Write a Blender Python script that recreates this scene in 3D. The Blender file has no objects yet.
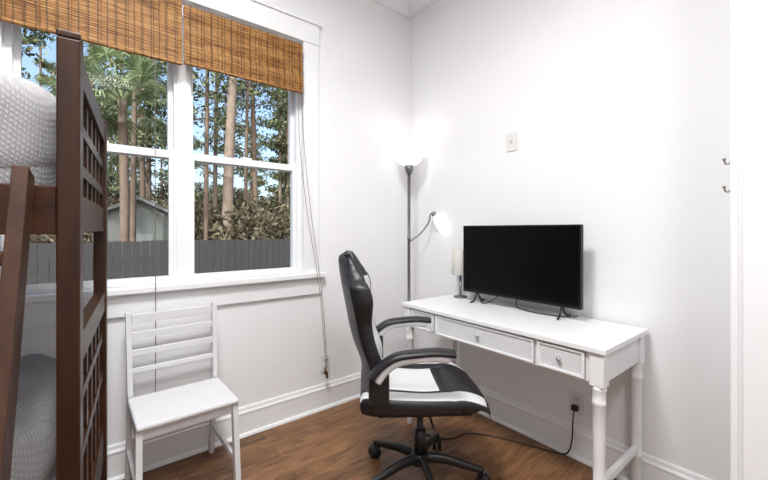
import bpy, bmesh, math, random
import numpy as np
from mathutils import Vector, Matrix
random.seed(4); rng=np.random.default_rng(7)
scene=bpy.context.scene
try:
    scene.view_settings.view_transform='Standard'
except Exception as e: print(e)

# ---------------------------------------------------------------- helpers
def link(o,parent=None):
    scene.collection.objects.link(o)
    if parent is not None: o.parent=parent
    return o
def empty(name,loc=(0,0,0),rz=0.0,parent=None):
    e=bpy.data.objects.new(name,None); e.empty_display_size=.1
    e.location=loc; e.rotation_euler=(0,0,rz); scene.collection.objects.link(e)
    if parent is not None: e.parent=parent
    return e
def mobj(name,verts,faces,mats,parent=None,midx=None,smooth=False):
    me=bpy.data.meshes.new(name); me.from_pydata([tuple(v) for v in verts],[],[tuple(f) for f in faces])
    if not isinstance(mats,(list,tuple)): mats=[mats]
    for m in mats: me.materials.append(m)
    if midx is not None: me.polygons.foreach_set('material_index',midx)
    if smooth: me.polygons.foreach_set('use_smooth',[True]*len(me.polygons))
    me.update()
    bm=bmesh.new(); bm.from_mesh(me); bmesh.ops.recalc_face_normals(bm,faces=bm.faces); bm.to_mesh(me); bm.free()
    return link(bpy.data.objects.new(name,me),parent)
BF=[(0,1,3,2),(4,6,7,5),(0,4,5,1),(2,3,7,6),(0,2,6,4),(1,5,7,3)]
def boxes(name,bl,mat,parent=None,bevel=0.0,M=None):
    V=[];Fc=[]
    for b in bl:
        n=len(V)
        for x in b[0:2]:
            for y in b[2:4]:
                for z in b[4:6]: V.append((x,y,z))
        Fc+= [tuple(n+i for i in f) for f in BF]
    if M is not None: V=[M@Vector(v) for v in V]
    o=mobj(name,V,Fc,mat,parent)
    if bevel>0:
        m=o.modifiers.new('bevel','BEVEL'); m.width=bevel; m.segments=2; m.limit_method='ANGLE'
    return o
def beam(name,p,q,w,d,mat,parent=None,up=(0,0,1),bevel=.002):
    p=Vector(p);q=Vector(q);a=(q-p);L=a.length;a.normalize()
    s=a.cross(Vector(up)).normalized();u=s.cross(a)
    V=[]
    for k in (0,1):
        for i in (-1,1):
            for j in (-1,1): V.append((p if k==0 else q)+s*(i*w/2)+u*(j*d/2))
    o=mobj(name,V,BF,mat,parent)
    if bevel>0:
        m=o.modifiers.new('bevel','BEVEL'); m.width=bevel; m.segments=2
    return o
def lathe(name,prof,mat,parent=None,loc=(0,0,0),n=32,axis=None,smooth=True,caps=True):
    V=[];Fc=[]
    for r,z in prof:
        for i in range(n):
            a=2*math.pi*i/n; V.append(Vector((r*math.cos(a),r*math.sin(a),z)))
    for k in range(len(prof)-1):
        for i in range(n):
            j=(i+1)%n; Fc.append((k*n+i,k*n+j,(k+1)*n+j,(k+1)*n+i))
    if caps:
        if prof[0][0]>1e-4: Fc.append(tuple(range(n))[::-1])
        if prof[-1][0]>1e-4: Fc.append(tuple((len(prof)-1)*n+i for i in range(n)))
    if axis is not None:
        q=Vector((0,0,1)).rotation_difference(Vector(axis)); V=[q@v for v in V]
    V=[v+Vector(loc) for v in V]
    o=mobj(name,V,Fc,mat,parent)
    if smooth:
        for p_ in o.data.polygons: p_.use_smooth = len(p_.vertices)==4
    return o
def catmull(pts,sub=8):
    P=[Vector(p) for p in pts]; P=[P[0]*2-P[1]]+P+[P[-1]*2-P[-2]]; out=[]
    for i in range(1,len(P)-2):
        for s in range(sub):
            t=s/sub
            out.append(.5*((2*P[i])+(-P[i-1]+P[i+1])*t+(2*P[i-1]-5*P[i]+4*P[i+1]-P[i+2])*t*t+(-P[i-1]+3*P[i]-3*P[i+1]+P[i+2])*t**3))
    out.append(P[-2]); return out
def tube(name,pts,r,mat,parent=None,n=10,sub=8,r2=None,flat=1.0,side=None):
    P=catmull(pts,sub) if sub>1 else [Vector(p) for p in pts]
    V=[];Fc=[];prev=None;N=len(P)
    for i,p in enumerate(P):
        t=(P[min(i+1,N-1)]-P[max(i-1,0)]).normalized()
        if side is not None: a=Vector(side)
        else: a=prev if prev is not None else (Vector((0,0,1)) if abs(t.z)<.9 else Vector((1,0,0)))
        a=(a-t*a.dot(t)).normalized(); prev=a; b=t.cross(a)
        rr=r if r2 is None else r+(r2-r)*i/(N-1)
        for k in range(n):
            an=2*math.pi*k/n; V.append(p+a*(rr*math.cos(an))+b*(rr*flat*math.sin(an)))
    for i in range(N-1):
        for k in range(n):
            j=(k+1)%n; Fc.append((i*n+k,i*n+j,(i+1)*n+j,(i+1)*n+k))
    Fc.append(tuple(range(n))[::-1]); Fc.append(tuple((N-1)*n+k for k in range(n)))
    return mobj(name,V,Fc,mat,parent,smooth=True)
def prism(name,poly,axis,a0,a1,mat,parent=None):
    n=len(poly);V=[]
    for a in (a0,a1):
        for p in poly: V.append((a,p[0],p[1]) if axis=='x' else (p[0],a,p[1]))
    Fc=[(i,(i+1)%n,n+(i+1)%n,n+i) for i in range(n)]+[tuple(range(n))[::-1],tuple(range(n,2*n))]
    return mobj(name,V,Fc,mat,parent)

# ---------------------------------------------------------------- materials
def newmat(name):
    m=bpy.data.materials.new(name); m.use_nodes=True
    nt=m.node_tree; b=nt.nodes['Principled BSDF']; return m,nt,b
def pmat(name,col,rough=.5,metal=0,spec=.5,noise=0,nscale=20,bump=0,bscale=60,emit=None,es=0,coat=0):
    m,nt,b=newmat(name); N=nt.nodes;L=nt.links
    b.inputs['Base Color'].default_value=(*col,1); b.inputs['Roughness'].default_value=rough
    b.inputs['Metallic'].default_value=metal; b.inputs['Specular IOR Level'].default_value=spec
    b.inputs['Coat Weight'].default_value=coat
    tc=N.new('ShaderNodeTexCoord')
    if noise:
        t=N.new('ShaderNodeTexNoise'); t.inputs['Scale'].default_value=nscale; t.inputs['Detail'].default_value=4
        L.new(tc.outputs['Object'],t.inputs['Vector'])
        mx=N.new('ShaderNodeMix'); mx.data_type='RGBA'
        mx.inputs[6].default_value=(*[c*(1-noise) for c in col],1); mx.inputs[7].default_value=(*[min(1,c*(1+noise)) for c in col],1)
        L.new(t.outputs['Fac'],mx.inputs[0]); L.new(mx.outputs[2],b.inputs['Base Color'])
    if bump:
        t=N.new('ShaderNodeTexNoise'); t.inputs['Scale'].default_value=bscale; t.inputs['Detail'].default_value=3
        L.new(tc.outputs['Object'],t.inputs['Vector'])
        bp=N.new('ShaderNodeBump'); bp.inputs['Strength'].default_value=bump; bp.inputs['Distance'].default_value=.002
        L.new(t.outputs['Fac'],bp.inputs['Height']); L.new(bp.outputs[0],b.inputs['Normal'])
    if emit: b.inputs['Emission Color'].default_value=(*emit,1); b.inputs['Emission Strength'].default_value=es
    return m
M_wall=pmat('wall_paint',(.86,.86,.87),.75,spec=.25,bump=.06,bscale=220)
M_ceil=pmat('ceiling_paint',(.88,.88,.88),.85,spec=.2,bump=.05,bscale=200)
M_trim=pmat('trim_paint',(.86,.865,.875),.38,bump=.03,bscale=40)
M_vinyl=pmat('window_vinyl',(.86,.87,.88),.35,bump=.02)
M_white=pmat('white_lacquer',(.82,.82,.83),.4,noise=.02,nscale=8,bump=.04,bscale=50)
M_chairw=pmat('white_painted_wood',(.72,.72,.735),.45,noise=.03,nscale=12,bump=.05,bscale=40)
M_plate=pmat('plate_plastic',(.76,.76,.75),.35)
M_black=pmat('black_leatherette',(.012,.012,.014),.42,bump=.25,bscale=250)
M_wleath=pmat('white_leatherette',(.72,.72,.73),.42,bump=.2,bscale=250)
M_plast=pmat('black_plastic',(.009,.009,.010),.4)
M_cord=pmat('black_cord',(.01,.01,.01),.5)
M_tvf=pmat('tv_frame',(.006,.006,.007),.35,spec=.3)
M_tvs=pmat('tv_screen',(.002,.002,.0025),.3,spec=.12)
M_metal=pmat('brushed_nickel',(.20,.20,.21),.35,metal=.9)
M_hook=pmat('hook_metal',(.35,.33,.30),.35,metal=.9)
M_screen=pmat('silver',(.45,.45,.46),.35,metal=.6)
M_glow=pmat('frosted_glass_lit',(.9,.9,.88),.4,emit=(1,.975,.94),es=.9)
M_glow2=pmat('frosted_reading_glass',(.9,.9,.88),.4,emit=(1,.98,.94),es=.6)
M_fix=pmat('fill_diffuser',(.9,.9,.88),.4,emit=(1,.98,.94),es=2)  # glowing cover of the added fill lights
M_fab=pmat('lampshade_fabric',(.66,.65,.61),.8,bump=.2,bscale=150)
M_gap=pmat('drawer_gap',(.26,.26,.27),.8)

def wood(name,c1,c2,rough=.35,axis='z',scale=1.0):
    m,nt,b=newmat(name);N=nt.nodes;L=nt.links
    tc=N.new('ShaderNodeTexCoord');mp=N.new('ShaderNodeMapping')
    s={'x':(1.2,14,14),'y':(14,1.2,14),'z':(14,14,1.2)}[axis]
    mp.inputs['Scale'].default_value=[k*scale for k in s]
    t=N.new('ShaderNodeTexNoise');t.inputs['Scale'].default_value=3;t.inputs['Detail'].default_value=6
    r=N.new('ShaderNodeValToRGB');r.color_ramp.elements[0].position=.3;r.color_ramp.elements[0].color=(*c1,1)
    r.color_ramp.elements[1].position=.7;r.color_ramp.elements[1].color=(*c2,1)
    L.new(tc.outputs['Object'],mp.inputs['Vector']);L.new(mp.outputs[0],t.inputs['Vector']);L.new(t.outputs['Fac'],r.inputs[0])
    L.new(r.outputs[0],b.inputs['Base Color']);b.inputs['Roughness'].default_value=rough
    b.inputs['Specular IOR Level'].default_value=.3
    return m
M_mah=wood('mahogany_wood',(.020,.007,.003),(.048,.017,.007),.38,'z')
M_mahx=wood('mahogany_wood_rail',(.024,.008,.0035),(.062,.022,.009),.38,'x')
M_ladder=wood('mahogany_ladder',(.034,.014,.008),(.066,.028,.015),.4,'z')

def floor_mat():
    m,nt,b=newmat('hickory_planks');N=nt.nodes;L=nt.links
    tc=N.new('ShaderNodeTexCoord')
    br=N.new('ShaderNodeTexBrick');br.offset=.37;br.inputs['Scale'].default_value=1
    br.inputs['Mortar Size'].default_value=.0013;br.inputs['Mortar Smooth'].default_value=.3
    br.inputs['Brick Width'].default_value=1.25;br.inputs['Row Height'].default_value=.125
    br.inputs['Color1'].default_value=(0,0,0,1);br.inputs['Color2'].default_value=(1,1,1,1);br.inputs['Mortar'].default_value=(.5,.5,.5,1)
    L.new(tc.outputs['Object'],br.inputs['Vector'])
    mp=N.new('ShaderNodeMapping');mp.inputs['Scale'].default_value=(1.5,9,1)
    L.new(tc.outputs['Object'],mp.inputs['Vector'])
    add=N.new('ShaderNodeVectorMath');add.operation='ADD'
    sc=N.new('ShaderNodeVectorMath');sc.operation='SCALE';sc.inputs['Scale'].default_value=7
    L.new(br.outputs['Color'],sc.inputs[0]);L.new(mp.outputs[0],add.inputs[0]);L.new(sc.outputs[0],add.inputs[1])
    t=N.new('ShaderNodeTexNoise');t.inputs['Scale'].default_value=2.4;t.inputs['Detail'].default_value=9;t.inputs['Roughness'].default_value=.66;t.inputs['Distortion'].default_value=1.6
    L.new(add.outputs[0],t.inputs['Vector'])
    mix=N.new('ShaderNodeMath');mix.operation='MULTIPLY_ADD';mix.inputs[1].default_value=.20
    L.new(br.outputs['Color'],mix.inputs[0])
    sub=N.new('ShaderNodeMath');sub.operation='SUBTRACT';sub.inputs[1].default_value=.10
    L.new(t.outputs['Fac'],sub.inputs[0]);L.new(sub.outputs[0],mix.inputs[2])
    r=N.new('ShaderNodeValToRGB');e=r.color_ramp.elements
    e[0].position=.30;e[0].color=(.060,.025,.010,1);e[1].position=.74;e[1].color=(.33,.165,.072,1)
    k=e.new(.5);k.color=(.185,.084,.033,1)
    L.new(mix.outputs[0],r.inputs[0])
    mm=N.new('ShaderNodeMix');mm.data_type='RGBA';mm.inputs[7].default_value=(.045,.019,.008,1)
    L.new(br.outputs['Fac'],mm.inputs[0]);L.new(r.outputs[0],mm.inputs[6]);L.new(mm.outputs[2],b.inputs['Base Color'])
    b.inputs['Roughness'].default_value=.4
    bp=N.new('ShaderNodeBump');bp.inputs['Strength'].default_value=.25;bp.inputs['Distance'].default_value=.002
    L.new(t.outputs['Fac'],bp.inputs['Height']);L.new(bp.outputs[0],b.inputs['Normal'])
    return m
def waffle_mat():
    m,nt,b=newmat('waffle_quilt');N=nt.nodes;L=nt.links
    tc=N.new('ShaderNodeTexCoord');mp=N.new('ShaderNodeMapping');mp.inputs['Rotation'].default_value=(.5,.4,.78)
    L.new(tc.outputs['Object'],mp.inputs['Vector'])
    ws=[]
    for ax in ('X','Y'):
        w=N.new('ShaderNodeTexWave');w.bands_direction=ax;w.inputs['Scale'].default_value=42;w.inputs['Distortion'].default_value=.6;w.inputs['Detail'].default_value=1
        L.new(mp.outputs[0],w.inputs['Vector']);ws.append(w)
    mu=N.new('ShaderNodeMath');mu.operation='MULTIPLY';L.new(ws[0].outputs['Fac'],mu.inputs[0]);L.new(ws[1].outputs['Fac'],mu.inputs[1])
    r=N.new('ShaderNodeMix');r.data_type='RGBA';r.inputs[6].default_value=(.25,.245,.25,1);r.inputs[7].default_value=(.36,.35,.355,1)
    L.new(mu.outputs[0],r.inputs[0]);L.new(r.outputs[2],b.inputs['Base Color'])
    bp=N.new('ShaderNodeBump');bp.inputs['Strength'].default_value=.35;bp.inputs['Distance'].default_value=.003
    L.new(mu.outputs[0],bp.inputs['Height']);L.new(bp.outputs[0],b.inputs['Normal'])
    b.inputs['Roughness'].default_value=.9
    return m
def cane_mat():
    m,nt,b=newmat('woven_cane_white');N=nt.nodes;L=nt.links
    tc=N.new('ShaderNodeTexCoord');ch=N.new('ShaderNodeTexChecker');ch.inputs['Scale'].default_value=130
    L.new(tc.outputs['Object'],ch.inputs['Vector'])
    r=N.new('ShaderNodeMix');r.data_type='RGBA';r.inputs[6].default_value=(.62,.62,.63,1);r.inputs[7].default_value=(.74,.74,.75,1)
    L.new(ch.outputs['Fac'],r.inputs[0]);L.new(r.outputs[2],b.inputs['Base Color'])
    bp=N.new('ShaderNodeBump');bp.inputs['Strength'].default_value=.2;bp.inputs['Distance'].default_value=.001
    L.new(ch.outputs['Fac'],bp.inputs['Height']);L.new(bp.outputs[0],b.inputs['Normal'])
    return m
def bamboo_mat():
    m,nt,b=newmat('bamboo_weave');N=nt.nodes;L=nt.links
    tc=N.new('ShaderNodeTexCoord');mp=N.new('ShaderNodeMapping');mp.inputs['Scale'].default_value=(9,1,130)
    L.new(tc.outputs['Object'],mp.inputs['Vector'])
    t=N.new('ShaderNodeTexNoise');t.inputs['Scale'].default_value=1;t.inputs['Detail'].default_value=3
    L.new(mp.outputs[0],t.inputs['Vector'])
    r=N.new('ShaderNodeValToRGB');e=r.color_ramp.elements
    e[0].position=.33;e[0].color=(.20,.078,.018,1);e[1].position=.68;e[1].color=(.60,.34,.11,1);k=e.new(.5);k.color=(.42,.195,.052,1)
    L.new(t.outputs['Fac'],r.inputs[0])
    w=N.new('ShaderNodeTexWave');w.bands_direction='X';w.inputs['Scale'].default_value=9;w.inputs['Distortion'].default_value=.4
    L.new(tc.outputs['Object'],w.inputs['Vector'])
    cr=N.new('ShaderNodeValToRGB');cr.color_ramp.elements[0].position=.0;cr.color_ramp.elements[0].color=(.4,.4,.4,1);cr.color_ramp.elements[1].position=.12;cr.color_ramp.elements[1].color=(1,1,1,1)
    L.new(w.outputs['Fac'],cr.inputs[0])
    mu=N.new('ShaderNodeMix');mu.data_type='RGBA';mu.blend_type='MULTIPLY';mu.inputs[0].default_value=1
    L.new(r.outputs[0],mu.inputs[6]);L.new(cr.outputs[0],mu.inputs[7]);L.new(mu.outputs[2],b.inputs['Base Color'])
    b.inputs['Roughness'].default_value=.6
    tr=N.new('ShaderNodeBsdfTranslucent');L.new(mu.outputs[2],tr.inputs['Color'])
    ms=N.new('ShaderNodeMixShader');ms.inputs[0].default_value=.25
    out=N['Material Output'];L.new(b.outputs[0],ms.inputs[1]);L.new(tr.outputs[0],ms.inputs[2]);L.new(ms.outputs[0],out.inputs[0])
    return m
def glass_mat():
    m,nt,b=newmat('window_glass');N=nt.nodes;L=nt.links
    tr=N.new('ShaderNodeBsdfTransparent');tr.inputs[0].default_value=(.96,.97,.97,1)
    gl=N.new('ShaderNodeBsdfGlossy');gl.inputs['Roughness'].default_value=.05
    ms=N.new('ShaderNodeMixShader');ms.inputs[0].default_value=.003
    L.new(tr.outputs[0],ms.inputs[1]);L.new(gl.outputs[0],ms.inputs[2]);L.new(ms.outputs[0],N['Material Output'].inputs[0])
    return m
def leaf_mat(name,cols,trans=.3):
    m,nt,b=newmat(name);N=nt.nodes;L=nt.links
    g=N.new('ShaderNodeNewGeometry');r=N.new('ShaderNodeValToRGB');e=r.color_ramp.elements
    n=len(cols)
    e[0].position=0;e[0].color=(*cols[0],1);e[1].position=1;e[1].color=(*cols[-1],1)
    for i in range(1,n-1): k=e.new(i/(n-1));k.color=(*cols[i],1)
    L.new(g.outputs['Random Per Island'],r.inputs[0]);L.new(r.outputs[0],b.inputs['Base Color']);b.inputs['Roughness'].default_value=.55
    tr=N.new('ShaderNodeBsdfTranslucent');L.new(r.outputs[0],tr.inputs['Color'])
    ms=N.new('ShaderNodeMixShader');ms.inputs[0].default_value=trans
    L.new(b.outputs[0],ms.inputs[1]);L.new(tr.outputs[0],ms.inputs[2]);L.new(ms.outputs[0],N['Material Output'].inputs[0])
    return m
M_floor=floor_mat();M_waf=waffle_mat();M_cane=cane_mat();M_bam=bamboo_mat();M_glass=glass_mat()
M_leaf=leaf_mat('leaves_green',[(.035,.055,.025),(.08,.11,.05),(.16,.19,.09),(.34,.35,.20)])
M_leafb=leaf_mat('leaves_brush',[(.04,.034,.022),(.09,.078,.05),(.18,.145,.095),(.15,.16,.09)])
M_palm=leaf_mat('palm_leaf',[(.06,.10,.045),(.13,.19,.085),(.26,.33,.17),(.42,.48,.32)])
M_bark=pmat('pine_bark',(.13,.098,.078),.9,noise=.55,nscale=7,bump=1,bscale=12)
M_barkl=pmat('pale_bark',(.19,.155,.13),.9,noise=.45,nscale=7,bump=1,bscale=12)
M_fence=pmat('weathered_fence',(.032,.034,.038),.85,noise=.25,nscale=5)
M_ground=pmat('forest_floor',(.13,.105,.07),.95,noise=.4,nscale=3)
M_shedw=pmat('shed_siding',(.13,.15,.15),.8,noise=.1,nscale=3)
M_shedr=pmat('shed_roof',(.17,.19,.21),.6)

# ---------------------------------------------------------------- room shell
CEIL=3.08
WX0=-4.3
OX0,OX1,OZ0,OZ1=-2.35,-.957,.935,2.46
boxes('wall_north',[(WX0-.15,OX0,0,.15,0,CEIL),(OX1,.15,0,.15,0,CEIL),(OX0,OX1,0,.15,0,OZ0-.035),(OX0,OX1,0,.15,OZ1,CEIL)],M_wall)
boxes('wall_east',[(0,.15,-3.7,0,0,CEIL)],M_wall)
boxes('wall_west',[(WX0-.15,WX0,-3.7,0,0,CEIL)],M_wall)
DX0,DX1,DZ=-2.75,-.465,2.75
boxes('wall_south',[(WX0,DX0,-2.14,-2.02,0,CEIL),(DX1,0,-2.14,-2.02,0,CEIL),(DX0,DX1,-2.14,-2.02,DZ,CEIL)],M_wall)
boxes('wall_hall',[(WX0,0,-3.85,-3.7,0,CEIL)],M_wall)
boxes('floor',[(WX0-.15,.15,-3.85,.15,-.06,0)],M_floor)
boxes('ceiling',[(WX0-.3,.3,-4.0,.3,CEIL,CEIL+.12)],M_ceil)
boxes('trim_1',[(DX1-.002,DX1+.10,-2.02,-2.0,0,DZ+.1)],M_trim,bevel=.004)
boxes('trim_10',[(DX1-.012,DX1-.001,-2.14,-2.030,0,DZ)],M_trim,bevel=.003)
boxes('trim_2',[(DX0-.10,DX0+.002,-2.02,-2.0,0,DZ+.1)],M_trim,bevel=.003)
def base_poly(s):
    return [(0,0),(s*.018,0),(s*.018,.012),(s*.016,.125),(s*.019,.130),(s*.019,.138),(s*.012,.148),(s*.010,.160),(s*.006,.168),(0,.168)]
prism('baseboard_north',base_poly(-1),'x',WX0,0,M_trim)
prism('baseboard_east',base_poly(-1),'y',-2.02,0,M_trim)
prism('baseboard_west',[(WX0-a,z) for a,z in base_poly(-1)],'y',-2.02,0,M_trim)
shoe=[(-.018,0),(-.034,0),(-.032,.010),(-.026,.017),(-.018,.019)]
prism('trim_3',shoe,'x',WX0,0,M_trim); prism('trim_4',shoe,'y',-2.02,0,M_trim)
crown=[(0,2.955),(-.012,2.955),(-.014,2.975),(-.022,2.985),(-.05,3.02),(-.075,3.055),(-.09,3.065),(-.09,CEIL),(0,CEIL)]
prism('trim_5',crown,'x',WX0,0,M_trim); prism('trim_6',crown,'y',-2.02,0,M_trim)

# ---------------------------------------------------------------- window
def window_unit(name,x0,x1,fl,fr,sw=.022):
    e=empty(name)
    z0,z1=.936,OZ1; zm=1.63
    a,b=x0+fl,x1-fr
    boxes('frame',[(x0,a,.03,.13,z0,z1),(b,x1,.03,.13,z0,z1),(a,b,.03,.13,z0,z0+.012),(a,b,.03,.13,z1-.03,z1)],M_vinyl,e)
    boxes('lower_sash',[(a,a+sw,.045,.075,z0+.012,zm+.022),(b-sw,b,.045,.075,z0+.012,zm+.022),(a+sw,b-sw,.046,.074,z0+.012,z0+.036),(a+sw,b-sw,.046,.074,zm-.018,zm+.021)],M_vinyl,e)
    boxes('upper_sash',[(a,a+sw,.080,.11,zm-.02,z1-.03),(b-sw,b,.080,.11,zm-.02,z1-.03),(a+sw,b-sw,.081,.109,zm-.019,zm+.02),(a+sw,b-sw,.081,.109,z1-.07,z1-.031)],M_vinyl,e)
    boxes('lock',[((a+b)/2-.03,(a+b)/2+.03,.05,.08,zm+.0225,zm+.034)],M_vinyl,e,.003)
    boxes('lower_glass',[(a+sw,b-sw,.059,.061,z0+.036,zm-.018)],M_glass,e)
    boxes('upper_glass',[(a+sw,b-sw,.094,.096,zm+.02,z1-.07)],M_glass,e)
    return e
window_unit('window_1',OX0,-1.688,.03,.012); window_unit('window_2',-1.632,OX1,.012,.032)
boxes('trim_7',[(-1.688,-1.632,.02,.14,OZ0,OZ1)],M_trim)
boxes('trim_8',[(OX1-.004,OX1+.108,-.02,0,OZ0,OZ1),(OX0-.108,OX0+.004,-.02,0,OZ0,OZ1)],M_trim,bevel=.003)
boxes('trim_11',[(OX0-.108,OX1+.108,-.024,0,OZ1+.0005,OZ1+.13)],M_trim,bevel=.003)
boxes('trim_12',[(OX0-.125,OX1+.125,-.036,0,OZ1+.1305,OZ1+.155)],M_trim,bevel=.003)
boxes('trim_9',[(OX0-.14,OX1+.14,-.055,0,OZ0-.032,OZ0)],M_trim,bevel=.005)
boxes('trim_13',[(OX0,OX1,0,.15,OZ0-.034,OZ0-.0005)],M_trim)
boxes('trim_14',[(OX0-.125,OX1+.125,-.02,0,.79,OZ0-.0325)],M_trim,bevel=.004)

# ---------------------------------------------------------------- bamboo roman shades
M_thread=pmat('thread',(.22,.10,.035),.9)
def shade(name,x0,x1,z0,z1,folds,seed):
    e=empty(name)
    rr=random.Random(seed)
    boxes('head_rail',[(x0+.002,x1-.002,-.058,-.026,z1-.03,z1+.006)],M_bam,e,.003)
    V=[];Fc=[]
    z=z1
    pitch=.0105
    while z>z0+.002:
        rel=(z1-z)/(z1-z0)
        off=.006*math.sin(rel*math.pi*folds*2)+ (.010 if rel>.62 else 0)+rr.uniform(-.0012,.0012)
        y=-.064-off; h=pitch*.86
        n=len(V)
        for x in (x0,x1):
            for yy in (y,y+.005):
                for zz in (z-h,z): V.append((x,yy,zz))
        Fc+=[tuple(n+i for i in f) for f in BF]
        z-=pitch
    mobj('woven_slats',V,Fc,M_bam,e)
    boxes('backing',[(x0+.003,x1-.003,-.0585,-.0545,z0+.012,z1-.031)],M_bam,e)
    bl=[];x=x0+.03
    while x<x1-.01:
        bl.append((x,x+.0022,-.0835,-.0645,z0+.004,z0+.38*(z1-z0)));bl.append((x,x+.0022,-.074,-.064,z0+.38*(z1-z0),z1));x+=.052
    boxes('threads',bl,M_thread,e)
    boxes('bottom_bar',[(x0,x1,-.084,-.060,z0-.004,z0+.010)],M_bam,e,.003)
    return e
s1=shade('bamboo_shade',-2.46,-1.678,2.086,2.455,2,1)
s2=shade('bamboo_shade',-1.668,-.992,2.096,2.408,3,2)
M_pull=pmat('pull_cord',(.16,.13,.11),.8)
tube('lift_cord',[(-1.80,-.085,2.09),(-1.80,-.088,1.4),(-1.798,-.09,.8),(-1.80,-.09,.26)],.0018,M_pull,s1,n=6)
lathe('cord_tassel',[(.001,.03),(.004,.028),(.008,0),(.006,-.004),(0,-.004)],M_pull,s1,loc=(-1.80,-.09,.235),n=12)
tube('lift_cord',[(-1.03,-.085,2.10),(-1.02,-.086,1.75),(-.965,-.088,1.3),(-.885,-.09,.85),(-.835,-.075,.40),(-.832,-.075,.29)],.0018,M_pull,s2,n=6)
tube('lift_cord',[(-1.01,-.085,2.10),(-.99,-.086,1.75),(-.94,-.088,1.3),(-.872,-.09,.85),(-.825,-.075,.40),(-.826,-.075,.28)],.0018,M_pull,s2,n=6)
M_tas=pmat('tassel_wood',(.10,.035,.015),.5)
for dx,z in ((-.832,.262),(-.818,.235)):
    lathe('cord_tassel',[(.001,.04),(.005,.038),(.009,0),(.007,-.006),(0,-.006)],M_tas,s2,loc=(dx,-.075,z),n=12)

# ---------------------------------------------------------------- wall plates
M_slot=pmat('slot_dark',(.05,.05,.05),.6)
M_plate2=pmat('plate_inset',(.60,.60,.60),.4)
def plate(name,c,axis,kind):
    e=empty(name,c, 0 if axis=='n' else -math.pi/2)
    boxes('cover',[(-.036,.036,-.007,0,-.058,.058)],M_plate,e,.003)
    if kind=='outlet':
        for s in (-1,1):
            lathe('receptacle',[(.017,0),(.017,.003),(.015,.004),(0,.004)],M_plate2,e,loc=(0,-.007,s*.022),axis=(0,-1,0),n=20)
            boxes('slots',[(-.008,-.006,-.0118,-.0105,s*.022-.002,s*.022+.007),(.006,.008,-.0118,-.0105,s*.022-.002,s*.022+.007)],M_slot,e)
    else:
        boxes('toggle_bezel',[(-.007,.007,-.0085,-.007,-.014,.014)],M_plate2,e)
        boxes('toggle',[(-.004,.004,-.020,-.008,0,.008)],M_plate,e,.001)
    return e
plate('wall_outlet',(-.79,-.0005,.305),'n','outlet')
plate('light_switch',(-.0005,-.939,1.768),'e','switch')
po=plate('wall_outlet',(-.0005,-1.33,.29),'e','outlet')

# ---------------------------------------------------------------- coat hooks on doorway casing
def hook(z):
    e=empty('coat_hook',(-.43,-2.0,z))
    boxes('back_plate',[(-.007,.007,0,.003,-.016,.016)],M_hook,e,.001)
    tube('prong',[(0,.002,-.004),(0,.008,-.012),(0,.016,-.010),(0,.019,.002)],.0028,M_hook,e,n=8)
    lathe('tip',[(0,-.005),(.004,-.003),(.005,0),(.004,.003),(0,.005)],M_hook,e,loc=(0,.019,.004),n=12)
hook(1.446);hook(1.356)

# ---------------------------------------------------------------- desk
def desk():
    e=empty('writing_desk')
    x0,x1,y0,y1=-.512,-.022,-1.660,-.48
    boxes('top',[(x0,x1,y0,y1,.738,.762)],M_white,e,.004)
    boxes('apron',[(x0+.022,x0+.040,y0+.064,y1-.064,.615,.738),(x1-.035,x1-.015,y0+.064,y1-.064,.615,.738),
                   (x0+.064,x1-.064,y0+.022,y0+.040,.615,.738),(x0+.064,x1-.064,y1-.040,y1-.022,.615,.738)],M_white,e)
    for i,(lx,ly) in enumerate([(x0+.038,y0+.038),(x1-.038,y0+.038),(x0+.038,y1-.038),(x1-.038,y1-.038)]):
        boxes(f'leg_block_{i}',[(lx-.027,lx+.027,ly-.027,ly+.027,.605,.738)],M_white,e,.003)
        lathe(f'leg_{i}',[(.0165,0),(.0195,.004),(.0200,.10),(.0206,.17),(.0232,.173),(.0232,.183),(.0208,.186),(.0215,.30),(.0225,.42),(.0235,.53),(.0258,.534),(.0258,.544),(.0238,.548),(.0240,.585),(.0262,.59),(.0262,.606)],M_white,e,loc=(lx,ly,0),n=24)
    for ly in (y0+.038,y1-.038):
        boxes('side_stretcher',[(x0+.045,x1-.045,ly-.011,ly+.011,.19,.222)],M_white,e,.004)
    fx=x0+.022
    for j,(a,b) in enumerate([(-1.577,-1.380),(-1.362,-.762),(-.745,-.560)]):
        boxes(f'drawer_{j}_gap',[(fx-.0015,fx-.0005,a-.003,b+.003,.621,.733)],M_gap,e)
        boxes(f'drawer_{j}_panel',[(fx-.007,fx-.002,a+.008,b-.008,.632,.722)],M_cane,e)
        boxes(f'drawer_{j}_frame',[(fx-.013,fx-.002,a,b,.722,.730),(fx-.013,fx-.002,a,b,.624,.632),(fx-.013,fx-.002,a,a+.009,.632,.722),(fx-.013,fx-.002,b-.009,b,.632,.722)],M_white,e)
        lathe(f'knob_{j}',[(.004,0),(.004,.008),(.008,.011),(.010,.016),(.007,.021),(0,.022)],M_screen,e,loc=(fx-.006,(a+b)/2,.678),axis=(-1,0,0),n=20)
    return e
desk()

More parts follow.
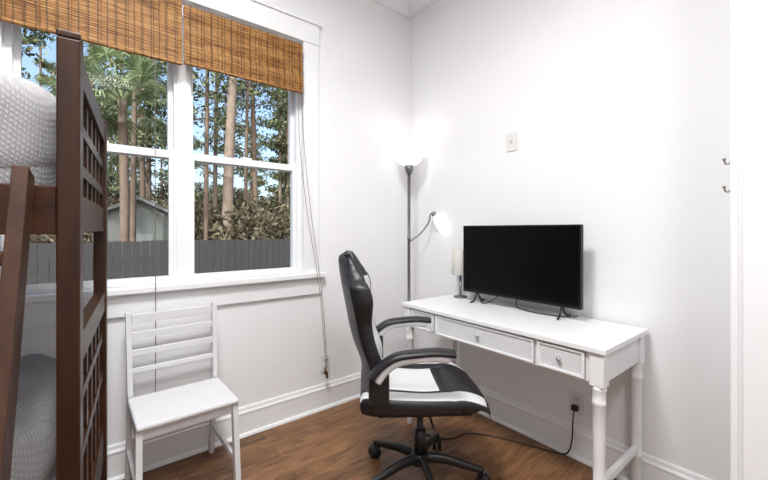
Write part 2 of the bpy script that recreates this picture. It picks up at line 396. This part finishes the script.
# ---------------------------------------------------------------- television
def tv():
    e=empty('television')
    xf=-.16; y0,y1=-1.419,-.684; z0,z1=.824,1.248
    boxes('bezel',[(xf,xf+.03,y0,y1,z0,z1)],M_tvf,e,.004)
    boxes('rear_housing',[(xf+.028,xf+.075,y0+.12,y1-.12,z0+.03,z1-.14)],M_tvf,e,.012)
    boxes('screen',[(xf-.0012,xf+.001,y0+.009,y1-.009,z0+.016,z1-.009)],M_tvs,e)
    boxes('ir_window',[(xf-.002,xf,(y0+y1)/2-.02,(y0+y1)/2+.02,z0+.003,z0+.010)],M_plast,e)
    for s,y in ((1,y0+.10),(-1,y1-.10)):
        tube('foot',[(xf-.045,y-.006*s,.7705),(xf-.015,y,.7785),(xf+.015,y,.832)],.0055,M_tvf,e,n=8,sub=6)
        tube('foot',[(xf+.095,y-.006*s,.7705),(xf+.055,y,.7785),(xf+.015,y,.832)],.0055,M_tvf,e,n=8,sub=6)
    tube('power_cord',[(xf+.06,-1.0,.87),(xf+.08,-1.02,.81),(xf+.04,-1.05,.772),(xf+.02,-1.2,.7665),(xf+.05,-1.32,.7665),(xf+.125,-1.35,.7665)],.003,M_cord,e,n=8)
    tube('antenna_cord',[(xf+.05,-.95,.87),(xf+.02,-.92,.81),(xf-.0,-.86,.772),(xf+.03,-.80,.7665),(xf+.10,-.76,.7665)],.0028,M_cord,e,n=8)
tv()

# ---------------------------------------------------------------- small table lamp
tl=empty('table_lamp',(-.085,-.600,.762))
lathe('base',[(.045,0),(.047,.004),(.045,.010),(.012,.016),(.008,.03),(.008,.15)],M_metal,tl,n=28)
lathe('shade',[(.056,.155),(.058,.157),(.056,.325),(.054,.327),(.051,.325),(.053,.158)],M_fab,tl,n=32,caps=False)
lathe('finial',[(.006,.15),(.006,.30),(.010,.32),(.006,.325),(0,.326)],M_metal,tl,n=14)

# ---------------------------------------------------------------- floor lamp (torchiere with reading arm)
def flamp():
    e=empty('floor_lamp',(-.20,-.207,0))
    lathe('base',[(.125,0),(.128,.008),(.122,.022),(.03,.034),(.016,.05),(.0125,.07)],M_metal,e,n=40)
    lathe('pole',[(.0115,.05),(.0115,.60),(.014,.602),(.014,.615),(.0115,.617),(.0115,1.15),(.014,1.152),(.014,1.166),(.0115,1.168),(.0115,1.66)],M_metal,e,n=18)
    lathe('cup',[(.0115,1.63),(.022,1.64),(.030,1.665),(.034,1.695),(.030,1.70),(0,1.70)],M_metal,e,n=24)
    lathe('glass_bowl',[(.030,1.700),(.060,1.708),(.088,1.733),(.106,1.775),(.118,1.835),(.120,1.850),(.115,1.850),(.102,1.778),(.084,1.739),(.056,1.715),(0,1.708)],M_glow,e,n=48,caps=False)
    d=Vector((.784,-.621,0))
    P=[Vector((0,0,1.135))+d*.010,Vector((0,0,1.15))+d*.03,Vector((0,0,1.20))+d*.09,Vector((0,0,1.275))+d*.145,Vector((0,0,1.335))+d*.16,Vector((0,0,1.345))+d*.180]
    tube('gooseneck',P,.0055,M_metal,e,n=10)
    ax=(d*.62+Vector((0,0,-.75))).normalized()
    top=Vector((0,0,1.345))+d*.180
    lathe('reading_socket',[(.0,-.010),(.016,-.006),(.018,.02),(.018,.03)],M_metal,e,loc=top,axis=ax,n=20)
    lathe('reading_shade',[(.018,.02),(.028,.035),(.045,.075),(.056,.12),(.053,.12),(.042,.077),(.025,.04),(.0,.03)],M_glow2,e,loc=top,axis=ax,n=32,caps=False)
    return e,top+ax*.10
FL,RB=flamp()

# ---------------------------------------------------------------- grid shell used for upholstered pieces
def shell(name,front,back,nu,nv,mats,mfun,parent):
    V=[];Fc=[];mi=[]
    def idx(side,i,j): return side*(nu+1)*(nv+1)+j*(nu+1)+i
    for fn in (front,back):
        for j in range(nv+1):
            for i in range(nu+1): V.append(fn(-1+2*i/nu,j/nv))
    for j in range(nv):
        for i in range(nu):
            u=-1+2*(i+.5)/nu;v=(j+.5)/nv
            Fc.append((idx(0,i,j),idx(0,i+1,j),idx(0,i+1,j+1),idx(0,i,j+1)));mi.append(mfun(u,v,0))
            Fc.append((idx(1,i,j),idx(1,i,j+1),idx(1,i+1,j+1),idx(1,i+1,j)));mi.append(mfun(u,v,1))
    for j in range(nv):
        for i,_ in ((0,0),(nu,1)):
            Fc.append((idx(0,i,j),idx(0,i,j+1),idx(1,i,j+1),idx(1,i,j)));mi.append(mfun(-1 if i==0 else 1,(j+.5)/nv,2))
    for i in range(nu):
        for j in (0,nv):
            Fc.append((idx(0,i,j),idx(1,i,j),idx(1,i+1,j),idx(0,i+1,j)));mi.append(mfun(-1+2*(i+.5)/nu,j/nv,2))
    return mobj(name,V,Fc,mats,parent,mi,True)

# ---------------------------------------------------------------- office chair
def ochair():
    e=empty('office_chair',(-.806,-.951,0),math.radians(-35.4))
    for k in range(5):
        a=math.radians(-9+72*k);c,s=math.cos(a),math.sin(a)
        tube(f'base_arm_{k}',[(c*.02,s*.02,.125),(c*.12,s*.12,.122),(c*.22,s*.22,.098),(c*.30,s*.30,.078)],.026,M_plast,e,n=12,r2=.015,flat=.75)
        cx,cy=c*.30,s*.30
        lathe('caster_stem',[(.008,.04),(.008,.085)],M_metal,e,loc=(cx,cy,0),n=10)
        b=a+.9*(k+1);w=Vector((math.cos(b),math.sin(b),0))
        for sg in (-1,1):
            lathe('caster_wheel',[(.0,-.010),(.024,-.010),(.029,-.006),(.029,.006),(.024,.010),(0,.010)],M_plast,e,loc=Vector((cx,cy,.029))+w*(sg*.014),axis=w,n=24)
        hood=w.cross(Vector((0,0,1)))
        tube('caster_hood',[Vector((cx,cy,.030))+hood*.030,Vector((cx,cy,.052))+hood*.022,Vector((cx,cy,.062)),Vector((cx,cy,.052))-hood*.022],.009,M_plast,e,n=8,flat=2.2,side=(0,0,1))
    lathe('hub',[(.030,.095),(.042,.10),(.045,.135),(.038,.150),(.030,.152)],M_plast,e,n=28)
    lathe('gas_lift',[(.028,.15),(.028,.26),(.022,.262),(.016,.264),(.016,.36),(.030,.362),(.034,.40)],M_plast,e,n=24)
    boxes('tilt_mechanism',[(-.10,.09,-.075,.075,.385,.425)],M_plast,e,.006)
    boxes('tilt_arm',[(-.24,-.09,-.03,.03,.39,.41)],M_plast,e,.006)
    tube('tilt_lever',[(.02,-.07,.40),(.02,-.16,.398),(.025,-.235,.385)],.005,M_plast,e,n=8)
    def hw(v): return .245+.02*math.sin(math.pi*min(1,v*1.1))-.05*max(0,(v-.86)/.14)**2-.02*max(0,(.1-v)/.1)
    def sx(v): return -.285+.565*v
    def rnd(u,p=8): return (1-abs(u)**p)**.5
    def top(u,v):
        z=.505+.045*abs(u)**3*(1-.5*v)-.055*max(0,(v-.72)/.28)**2+.008*math.sin(v*9)*(1-abs(u)**2)
        z-=.012*math.exp(-((abs(u)-.55)/.05)**2)
        z-=.012*math.exp(-((v-.70)/.03)**2)*(1 if abs(u)<.55 else .2)
        z-= .045*(1-rnd(u,7))+.03*(1-rnd(2*v-1,14))
        return (sx(v)+.02*(1-abs(u)**2)*max(0,v-.8)/.2,u*hw(v),z)
    def bot(u,v):
        return (sx(v)+.015*(.5-v),u*hw(v)*.93,.425+.018*abs(u)**4+.02*max(0,(v-.8)/.2)**2)
    def sm(u,v,side):
        if side!=0: return 0
        if abs(u)>.955: return 0
        if .66<abs(u)<=.955: return 1 if v<.95 else 0
        if abs(u)<.5 and .12<v<.62: return 1
        return 0
    shell('seat',top,bot,48,48,[M_black,M_wleath],sm,e)
    boxes('seat_plate',[(-.21,.20,-.19,.19,.412,.432)],M_plast,e,.006)
    def bw(v):
        pts=[(0,.20),(.15,.235),(.35,.225),(.55,.225),(.72,.255),(.80,.255),(.86,.20),(.93,.165),(1.0,.135)]
        for a,b in zip(pts,pts[1:]):
            if a[0]<=v<=b[0]:
                t=(v-a[0])/(b[0]-a[0]);t=t*t*(3-2*t);return a[1]+(b[1]-a[1])*t
        return .135
    def cx(v): return -.222-.085*v-.025*v*v+.030*math.exp(-((v-.22)/.16)**2)
    def bz(v): return .455+.655*v
    def bf(u,v):
        wing=(.060+.03*math.exp(-((v-.74)/.13)**2))*abs(u)**2.2*(1 if v<.85 else max(0,1-(v-.85)/.15*.6))
        x=cx(v)+wing-.035*(1-rnd(u,8))-.02*(1-rnd(2*v-1,16))
        x-=.010*math.exp(-((abs(u)-.5)/.05)**2)
        x-=.006*math.exp(-((v-.84)/.02)**2)
        return (x,u*bw(v),bz(v)+.012*(1-abs(u)**2)*(v>.9))
    def bb(u,v):
        x=cx(v)-.070+.050*abs(u)**2.2
        x+=.03*(1-rnd(2*v-1,12))
        return (x,u*bw(v)*.96,bz(v))
    def bmf(u,v,side):
        if side!=0: return 0
        if .56<abs(u)<.86 and .06<v<.80: return 1
        if abs(u)<.30 and .86<v<.97: return 1
        return 0
    shell('backrest',bf,bb,48,60,[M_black,M_wleath],bmf,e)
    for s in (-1,1):
        yy=s*.272
        boxes('hinge_plate',[(-.250,-.165,min(yy,yy-s*.03),max(yy,yy-s*.03),.50,.64)],M_plast,e,.01)
        tube('arm_frame',[(-.215,yy,.605),(-.180,yy,.650),(-.125,yy+s*.004,.686),(-.05,yy+s*.006,.698),(.02,yy+s*.006,.700),(.075,yy+s*.006,.696)],.018,M_wleath,e,n=14,flat=1.3,side=(0,0,1))
        tube('arm_pad',[(-.240,yy,.622),(-.195,yy,.670),(-.135,yy+s*.004,.706),(-.05,yy+s*.006,.718),(.03,yy+s*.006,.722),(.10,yy+s*.006,.714)],.016,M_black,e,n=14,flat=2.2,side=(0,0,1))
    boxes('label_tag',[(.10,.13,-.262,-.258,.462,.474)],M_plast,e)
ochair()

# ---------------------------------------------------------------- white wooden chair
def wchair():
    e=empty('wooden_chair',(-1.717,-.30,0),math.radians(1.5))
    W=.188
    for s in (-1,1):
        beam('back_post',(s*W,.235,0),(s*(W-.002),.155,.46),.022,.034,M_chairw,e,up=(0,1,0))
        beam('back_post_upper',(s*(W-.002),.155,.44),(s*(W+.003),.195,.828),.022,.034,M_chairw,e,up=(0,1,0))
        beam('front_leg',(s*(W+.003),-.200,0),(s*(W-.002),-.165,.425),.024,.034,M_chairw,e,up=(0,1,0))
        beam('side_rail',(s*(W-.002),-.165,.395),(s*(W-.002),.150,.395),.018,.045,M_chairw,e)
        beam('side_stretcher',(s*W,-.175,.16),(s*W,.195,.16),.016,.026,M_chairw,e)
    def yb(z): return .155+(z-.44)/.385*.04
    for z,h in ((.795,.042),(.718,.030),(.636,.030),(.555,.022)):
        beam('back_slat',(-W+.01,yb(z)-.004,z),(W-.01,yb(z)-.004,z),.014,h,M_chairw,e)
    beam('front_rail',(-W+.012,-.160,.395),(W-.012,-.160,.395),.018,.045,M_chairw,e)
    beam('rear_rail',(-W+.012,.155,.395),(W-.012,.155,.395),.018,.045,M_chairw,e)
    beam('rear_stretcher',(-W+.01,.203,.20),(W-.01,.203,.20),.016,.028,M_chairw,e)
    boxes('seat',[(-.198,.198,-.195,.138,.420,.442)],M_chairw,e,.008)
wchair()

# ---------------------------------------------------------------- bunk bed
def superell(name,c,r,p,mat,parent,n=40,noise=.006):
    V=[];Fc=[]
    def sp(a,e): return math.copysign(abs(a)**e,a)
    rr=random.Random(3)
    ph=[rr.uniform(0,6) for _ in range(6)]
    for j in range(n+1):
        th=-math.pi/2+math.pi*j/n
        for i in range(2*n):
            a=math.pi*i/n
            x=sp(math.cos(th),p[1])*sp(math.cos(a),p[0]);y=sp(math.cos(th),p[1])*sp(math.sin(a),p[0]);z=sp(math.sin(th),p[1])
            d=noise*(math.sin(9*x+ph[0]+3*y)+math.sin(11*y+ph[1]-4*z)+.6*math.sin(17*x-13*y+ph[2]))
            V.append((c[0]+x*(r[0]+d),c[1]+y*(r[1]+d),c[2]+z*(r[2]+d)))
    for j in range(n):
        for i in range(2*n):
            k=(i+1)%(2*n);Fc.append((j*2*n+i,j*2*n+k,(j+1)*2*n+k,(j+1)*2*n+i))
    return mobj(name,V,Fc,mat,parent,smooth=True)
def bunk():
    e=empty('bunk_bed',(-2.063,-1.112,0),-math.radians(4.57))
    L=1.98;Wd=.87;pw=.043;pd=.06
    for x in (-pw,-L):
        for y in (0,Wd-pd):
            boxes('post',[(x,x+pw,y,y+pd,0,1.665)],M_mah,e,.004)
            boxes('post_cap',[(x-.0005,x+pw+.0005,y-.0005,y+pd+.0005,1.6655,1.682)],M_mah,e,.004)
    for x in (-pw,-L):
        xa,xb=x+.009,x+pw-.009
        y0,y1=pd,Wd-pd
        for nm,zb in (('upper_end_panel',(1.215,1.31,1.365,1.395,1.475,1.505,1.585,1.655)),('lower_end_panel',(.26,.40,.60,.63,.76,.79,.885,.96))):
            bl=[(xa,xb,y0,y1,zb[0],zb[1]),(xa-.004,xb+.004,y0,y1,zb[6],zb[7]),(xa+.003,xb-.003,y0,y1,zb[2],zb[3]),(xa+.003,xb-.003,y0,y1,zb[4],zb[5])]
            for k in range(1,6):
                yy=y0+(y1-y0)*k/6; bl.append((xa+.006,xb-.006,yy-.016,yy+.016,zb[1],zb[6]))
            boxes(nm,bl,M_mahx,e)
    for y in (.012,Wd-.034):
        boxes('upper_side_rail',[(-L+pw,-pw,y,y+.022,1.21,1.322)],M_mahx,e,.003)
        boxes('lower_side_rail',[(-L+pw,-pw,y,y+.022,.30,.42)],M_mahx,e,.003)
    boxes('upper_slats',[(-L+.08+i*.16,-L+.14+i*.16,.034,Wd-.034,1.235,1.25) for i in range(12)],M_mahx,e)
    boxes('lower_slats',[(-L+.08+i*.16,-L+.14+i*.16,.034,Wd-.034,.33,.345) for i in range(12)],M_mahx,e)
    superell('upper_mattress',(-L/2,Wd/2,1.365),(L/2-.060,Wd/2-.045,.112),(.18,.35),M_waf,e,noise=.002)
    superell('upper_quilt',(-.42,Wd/2,1.455),(.365,.392,.185),(.30,.55),M_waf,e,noise=.004)
    superell('lower_mattress',(-L/2,Wd/2,.47),(L/2-.052,Wd/2-.038,.13),(.18,.35),M_waf,e,noise=.003)
    superell('lower_pillow',(-.36,Wd/2,.64),(.29,.38,.13),(.35,.6),M_waf,e,noise=.006)
    for x in (-.090,-.47):
        beam('ladder_leg',(x,-.030,1.345),(x,-.475,0.0),.026,.060,M_ladder,e,up=(0,-1,.3))
    for z in (1.165,.905,.645,.385,.13):
        t=(1.345-z)/1.345; y=-.030-.445*t
        boxes('ladder_tread',[(-.458,-.102,y-.032,y+.034,z-.014,z+.012)],M_ladder,e,.004)
    return e
bunk()

# ---------------------------------------------------------------- extension cord on the floor
ec=empty('power_cord')
boxes('plug',[(-.040,-.0125,-1.346,-1.314,.256,.284)],M_cord,ec,.004)
tube('cable',[(-.036,-1.33,.262),(-.050,-1.33,.21),(-.052,-1.325,.10),(-.058,-1.30,.025),(-.075,-1.22,.0045),(-.14,-1.05,.004),(-.22,-.90,.004),(-.30,-.82,.004),(-.40,-.80,.004),(-.47,-.74,.004),(-.50,-.60,.004)],.0038,M_cord,ec,n=8)

# ---------------------------------------------------------------- added fill lights in invented ceiling housings, out of view
def fill_fixture(name,x,y,w):
    e=empty(name,(x,y,CEIL))
    lathe('canopy',[(.0,-.002),(.17,-.002),(.17,-.030),(.165,-.034)],M_metal,e,n=40)
    lathe('diffuser',[(.160,-.034),(.150,-.06),(.110,-.082),(.05,-.093),(0,-.095)],M_fix,e,n=40,caps=False)
    ld=bpy.data.lights.new(name+'_light','AREA');ld.shape='DISK';ld.size=.6;ld.energy=w;ld.color=(1,.995,.99)
    lo=bpy.data.objects.new(name+'_light',ld);lo.location=(0,0,-.11);lo.parent=e;scene.collection.objects.link(lo)
fill_fixture('ceiling_light',-1.9,-1.45,66)  # invented source, added to brighten the room evenly
fill_fixture('ceiling_light',-2.0,-2.9,34)  # invented hall source, added as flash-like fill from behind the camera
def bulb(name,loc,w,r):
    ld=bpy.data.lights.new(name,'POINT');ld.energy=w;ld.shadow_soft_size=r;ld.color=(1,.96,.9)
    lo=bpy.data.objects.new(name,ld);scene.collection.objects.link(lo);lo.parent=FL;lo.location=loc
bulb('torchiere_bulb',(0,0,1.80),.40,.04)
bulb('reading_bulb',RB,.18,.02)

# ---------------------------------------------------------------- exterior
GZ=-.8
boxes('ground',[(-30,45,.6,70,GZ-.1,GZ)],M_ground)
bl=[];x=-12
while x<16:
    bl.append((x,x+.135,6.0,6.02,GZ,1.0+.02*rng.random()));x+=.142
bl+=[(-12,16,6.02,6.06,-.5,-.42),(-12,16,6.02,6.06,.6,.68)]
boxes('privacy_fence',bl,M_fence)
sh=empty('garden_shed',(-1.0,12.5,GZ))
boxes('walls',[(-1.1,1.1,-1.2,1.2,0,2.45)],M_shedw,sh)
prism('roof',[(-1.3,2.4),(0,3.05),(1.3,2.4),(1.3,2.32),(0,2.95),(-1.3,2.32)],'y',-1.4,1.4,M_shedr,sh)
prism('gable',[(-1.1,2.4),(0,2.95),(1.1,2.4)],'y',-1.19,1.19,M_shedw,sh)
boxes('shed_door',[(-.4,.4,-1.23,-1.2,0,1.9)],M_shedr,sh)
WOOD=empty('woodland')
def leaves(center,rad,n,size,aspect=1.8,surf=.3):
    d=rng.normal(size=(n,3));d/=np.linalg.norm(d,axis=1)[:,None]
    r=(surf+(1-surf)*rng.random(n)**.5)[:,None]
    c=np.array(center)+d*r*np.array(rad)
    a=rng.normal(size=(n,3));a/=np.linalg.norm(a,axis=1)[:,None]
    b=np.cross(a,rng.normal(size=(n,3)));b/=np.linalg.norm(b,axis=1)[:,None]
    s=(size*(.6+.8*rng.random(n)))[:,None]
    return np.stack([c-a*s*aspect/2,c+b*s/2,c+a*s*aspect/2,c-b*s/2],1)
def leafobj(name,arrs,mat,parent):
    q=np.concatenate(arrs);n=len(q);me=bpy.data.meshes.new(name)
    me.vertices.add(n*4);me.vertices.foreach_set('co',q.reshape(-1).astype(np.float32))
    me.loops.add(n*4);me.loops.foreach_set('vertex_index',np.arange(n*4,dtype=np.int32))
    me.polygons.add(n);me.polygons.foreach_set('loop_start',np.arange(0,n*4,4,dtype=np.int32));me.polygons.foreach_set('loop_total',np.full(n,4,dtype=np.int32))
    me.materials.append(mat);me.update(calc_edges=True);me.validate()
    return link(bpy.data.objects.new(name,me),parent)
def tree(name,x,y,h,r,bark,crown0,crw,nleaf,leafsz=.10,lean=(0,0),mat=None):
    e=empty(name,(x,y,GZ),parent=WOOD)
    top=Vector((lean[0],lean[1],h))
    tube('trunk',[(0,0,0),(lean[0]*.2,lean[1]*.2,h*.33),(lean[0]*.55,lean[1]*.5,h*.66),top],r,bark,e,n=12,r2=r*.45)
    ar=[]
    nb=10
    for i in range(nb):
        t=crown0+(1-crown0)*i/(nb-1);z=h*t;a=random.uniform(0,6.28);l=crw*(.6+.5*random.random())*(1.15-.6*(t-crown0)/(1-crown0+1e-6))
        p0=Vector((lean[0]*t,lean[1]*t,z));p1=p0+Vector((math.cos(a)*l,math.sin(a)*l,l*.25))
        tube('branch',[p0,(p0+p1)/2+Vector((0,0,.1)),p1],r*.28,bark,e,n=6,sub=4,r2=r*.06)
        for k in (.35,.7,1.0):
            ar.append(leaves(p0.lerp(p1,k),(crw*.42,crw*.42,crw*.2),int(nleaf/(3*nb)),leafsz,aspect=2.4,surf=.1))
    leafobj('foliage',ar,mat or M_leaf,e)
tree('pine_tree',.95,9.0,11,.18,M_barkl,.60,1.6,1500,.06,(.45,0))
tree('pine_tree',.55,9.6,11,.08,M_bark,.55,1.4,1200,.06,(.1,0))
tree('pine_tree',1.75,9.8,11,.07,M_bark,.50,1.4,1200,.06,(.2,0))
tree('pine_tree',2.55,11.0,12,.10,M_bark,.4,1.6,1900,.065,(-.3,0))
tree('pine_tree',.35,12,13,.11,M_bark,.45,1.7,1700,.065,(.5,0))
tree('pine_tree',1.6,13,13,.10,M_barkl,.35,1.7,1700,.065,(.2,0))
tree('pine_tree',-2.2,13,13,.14,M_bark,.3,1.9,2600,.08,(.2,0))
tree('pine_tree',-1.2,10.5,12,.09,M_bark,.5,1.7,2200,.075,(.2,0))
for i in range(40):
    yy=random.uniform(14,34);xx=random.uniform(-.32,.72)*yy+random.uniform(-1,1)
    tree('forest_tree',xx,yy,random.uniform(7,13),random.uniform(.06,.15),random.choice([M_bark,M_barkl]),random.uniform(.2,.45),random.uniform(1.1,1.8),2000,.085)
ar=[]
for i in range(60):
    yy=random.uniform(7.5,20);xx=random.uniform(-.35,.80)*yy
    if -2.6<xx<.5 and yy<14.5: continue
    ar.append(leaves((xx,yy,random.uniform(-.2,1.3)),(1.0,.8,1.3),1500,.045+.003*yy,aspect=3.0))
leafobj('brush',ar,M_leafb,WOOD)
ar=[]
for i in range(80):
    yy=random.uniform(18,36);xx=random.uniform(-.4,.8)*yy
    ar.append(leaves((xx,yy,random.uniform(-.2,3.0)),(2.0,1.0,1.6),1000,.13,aspect=2.4))
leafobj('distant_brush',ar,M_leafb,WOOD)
def palm(x,y,h,nf,R,seed):
    rr=random.Random(seed);e=empty('sabal_palm',(x,y,GZ),parent=WOOD)
    tube('trunk',[(0,0,0),(.05,0,h*.5),(0,0,h)],.10,M_bark,e,n=12,r2=.09)
    V=[];Fc=[]
    for k in range(nf):
        az=rr.uniform(0,6.28);el=rr.uniform(-.7,1.25)
        d=Vector((math.cos(az)*math.cos(el),math.sin(az)*math.cos(el),math.sin(el)))
        pl=R*rr.uniform(.45,.7);c=Vector((0,0,h))+d*pl
        side=d.cross(Vector((0,0,1))).normalized()*.014
        n=len(V);V+=[Vector((0,0,h))+side,Vector((0,0,h))-side,c-side,c+side];Fc.append((n,n+1,n+2,n+3))
        s=d.cross(Vector((0,0,1))).normalized();up=s.cross(d)
        m=30
        for j in range(m):
            a=-1.9+3.8*j/(m-1);dd=(d*math.cos(a)+s*math.sin(a)+up*.12*math.cos(2*a)).normalized()
            ll=R*rr.uniform(.45,.58)*(1-.18*abs(a));w=dd.cross(up).normalized()*(.013*R)
            mid=c+dd*ll*.55;tip=c+dd*ll+Vector((0,0,-.3*ll))
            n=len(V);V+=[c,mid+w,tip,mid-w];Fc.append((n,n+1,n+2,n+3))
    me=bpy.data.meshes.new('fronds');me.from_pydata([tuple(v) for v in V],[],Fc);me.materials.append(M_palm)
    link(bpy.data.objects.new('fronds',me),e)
palm(-1.55,8.0,5.0,38,1.4,1)
palm(-2.9,10.5,4.6,26,1.3,2)
palm(-.6,15,6.6,26,1.5,3)

# ---------------------------------------------------------------- sky + sun
w=bpy.data.worlds.new('sky_world');scene.world=w;w.use_nodes=True;nt=w.node_tree
bg=nt.nodes['Background'];sk=nt.nodes.new('ShaderNodeTexSky')
try:
    sk.sky_type='NISHITA';sk.sun_disc=False;sk.sun_elevation=math.radians(38);sk.sun_rotation=math.radians(200)
    sk.dust_density=4.0;sk.air_density=1.0;sk.ozone_density=1.0
except Exception as ex: print(ex)
nt.links.new(sk.outputs[0],bg.inputs[0]);bg.inputs[1].default_value=.34
sl=bpy.data.lights.new('sun','SUN');sl.energy=6.0;sl.angle=.01;sl.color=(1,.96,.88)
so=bpy.data.objects.new('sun',sl);so.rotation_euler=Vector((.75,.62,-.62)).to_track_quat('-Z','Y').to_euler();scene.collection.objects.link(so)
# ---------------------------------------------------------------- camera
f=365.0
cam=bpy.data.cameras.new('camera');cam.sensor_width=36;cam.sensor_fit='HORIZONTAL';cam.lens=f/768*36
cam.shift_y=-(240-230)/768.0;cam.clip_start=.02
co=bpy.data.objects.new('camera',cam);co.location=(-2.036,-2.225,1.22)
co.rotation_euler=(math.radians(90),0,-math.atan2(.621,.784));scene.collection.objects.link(co)
scene.camera=co
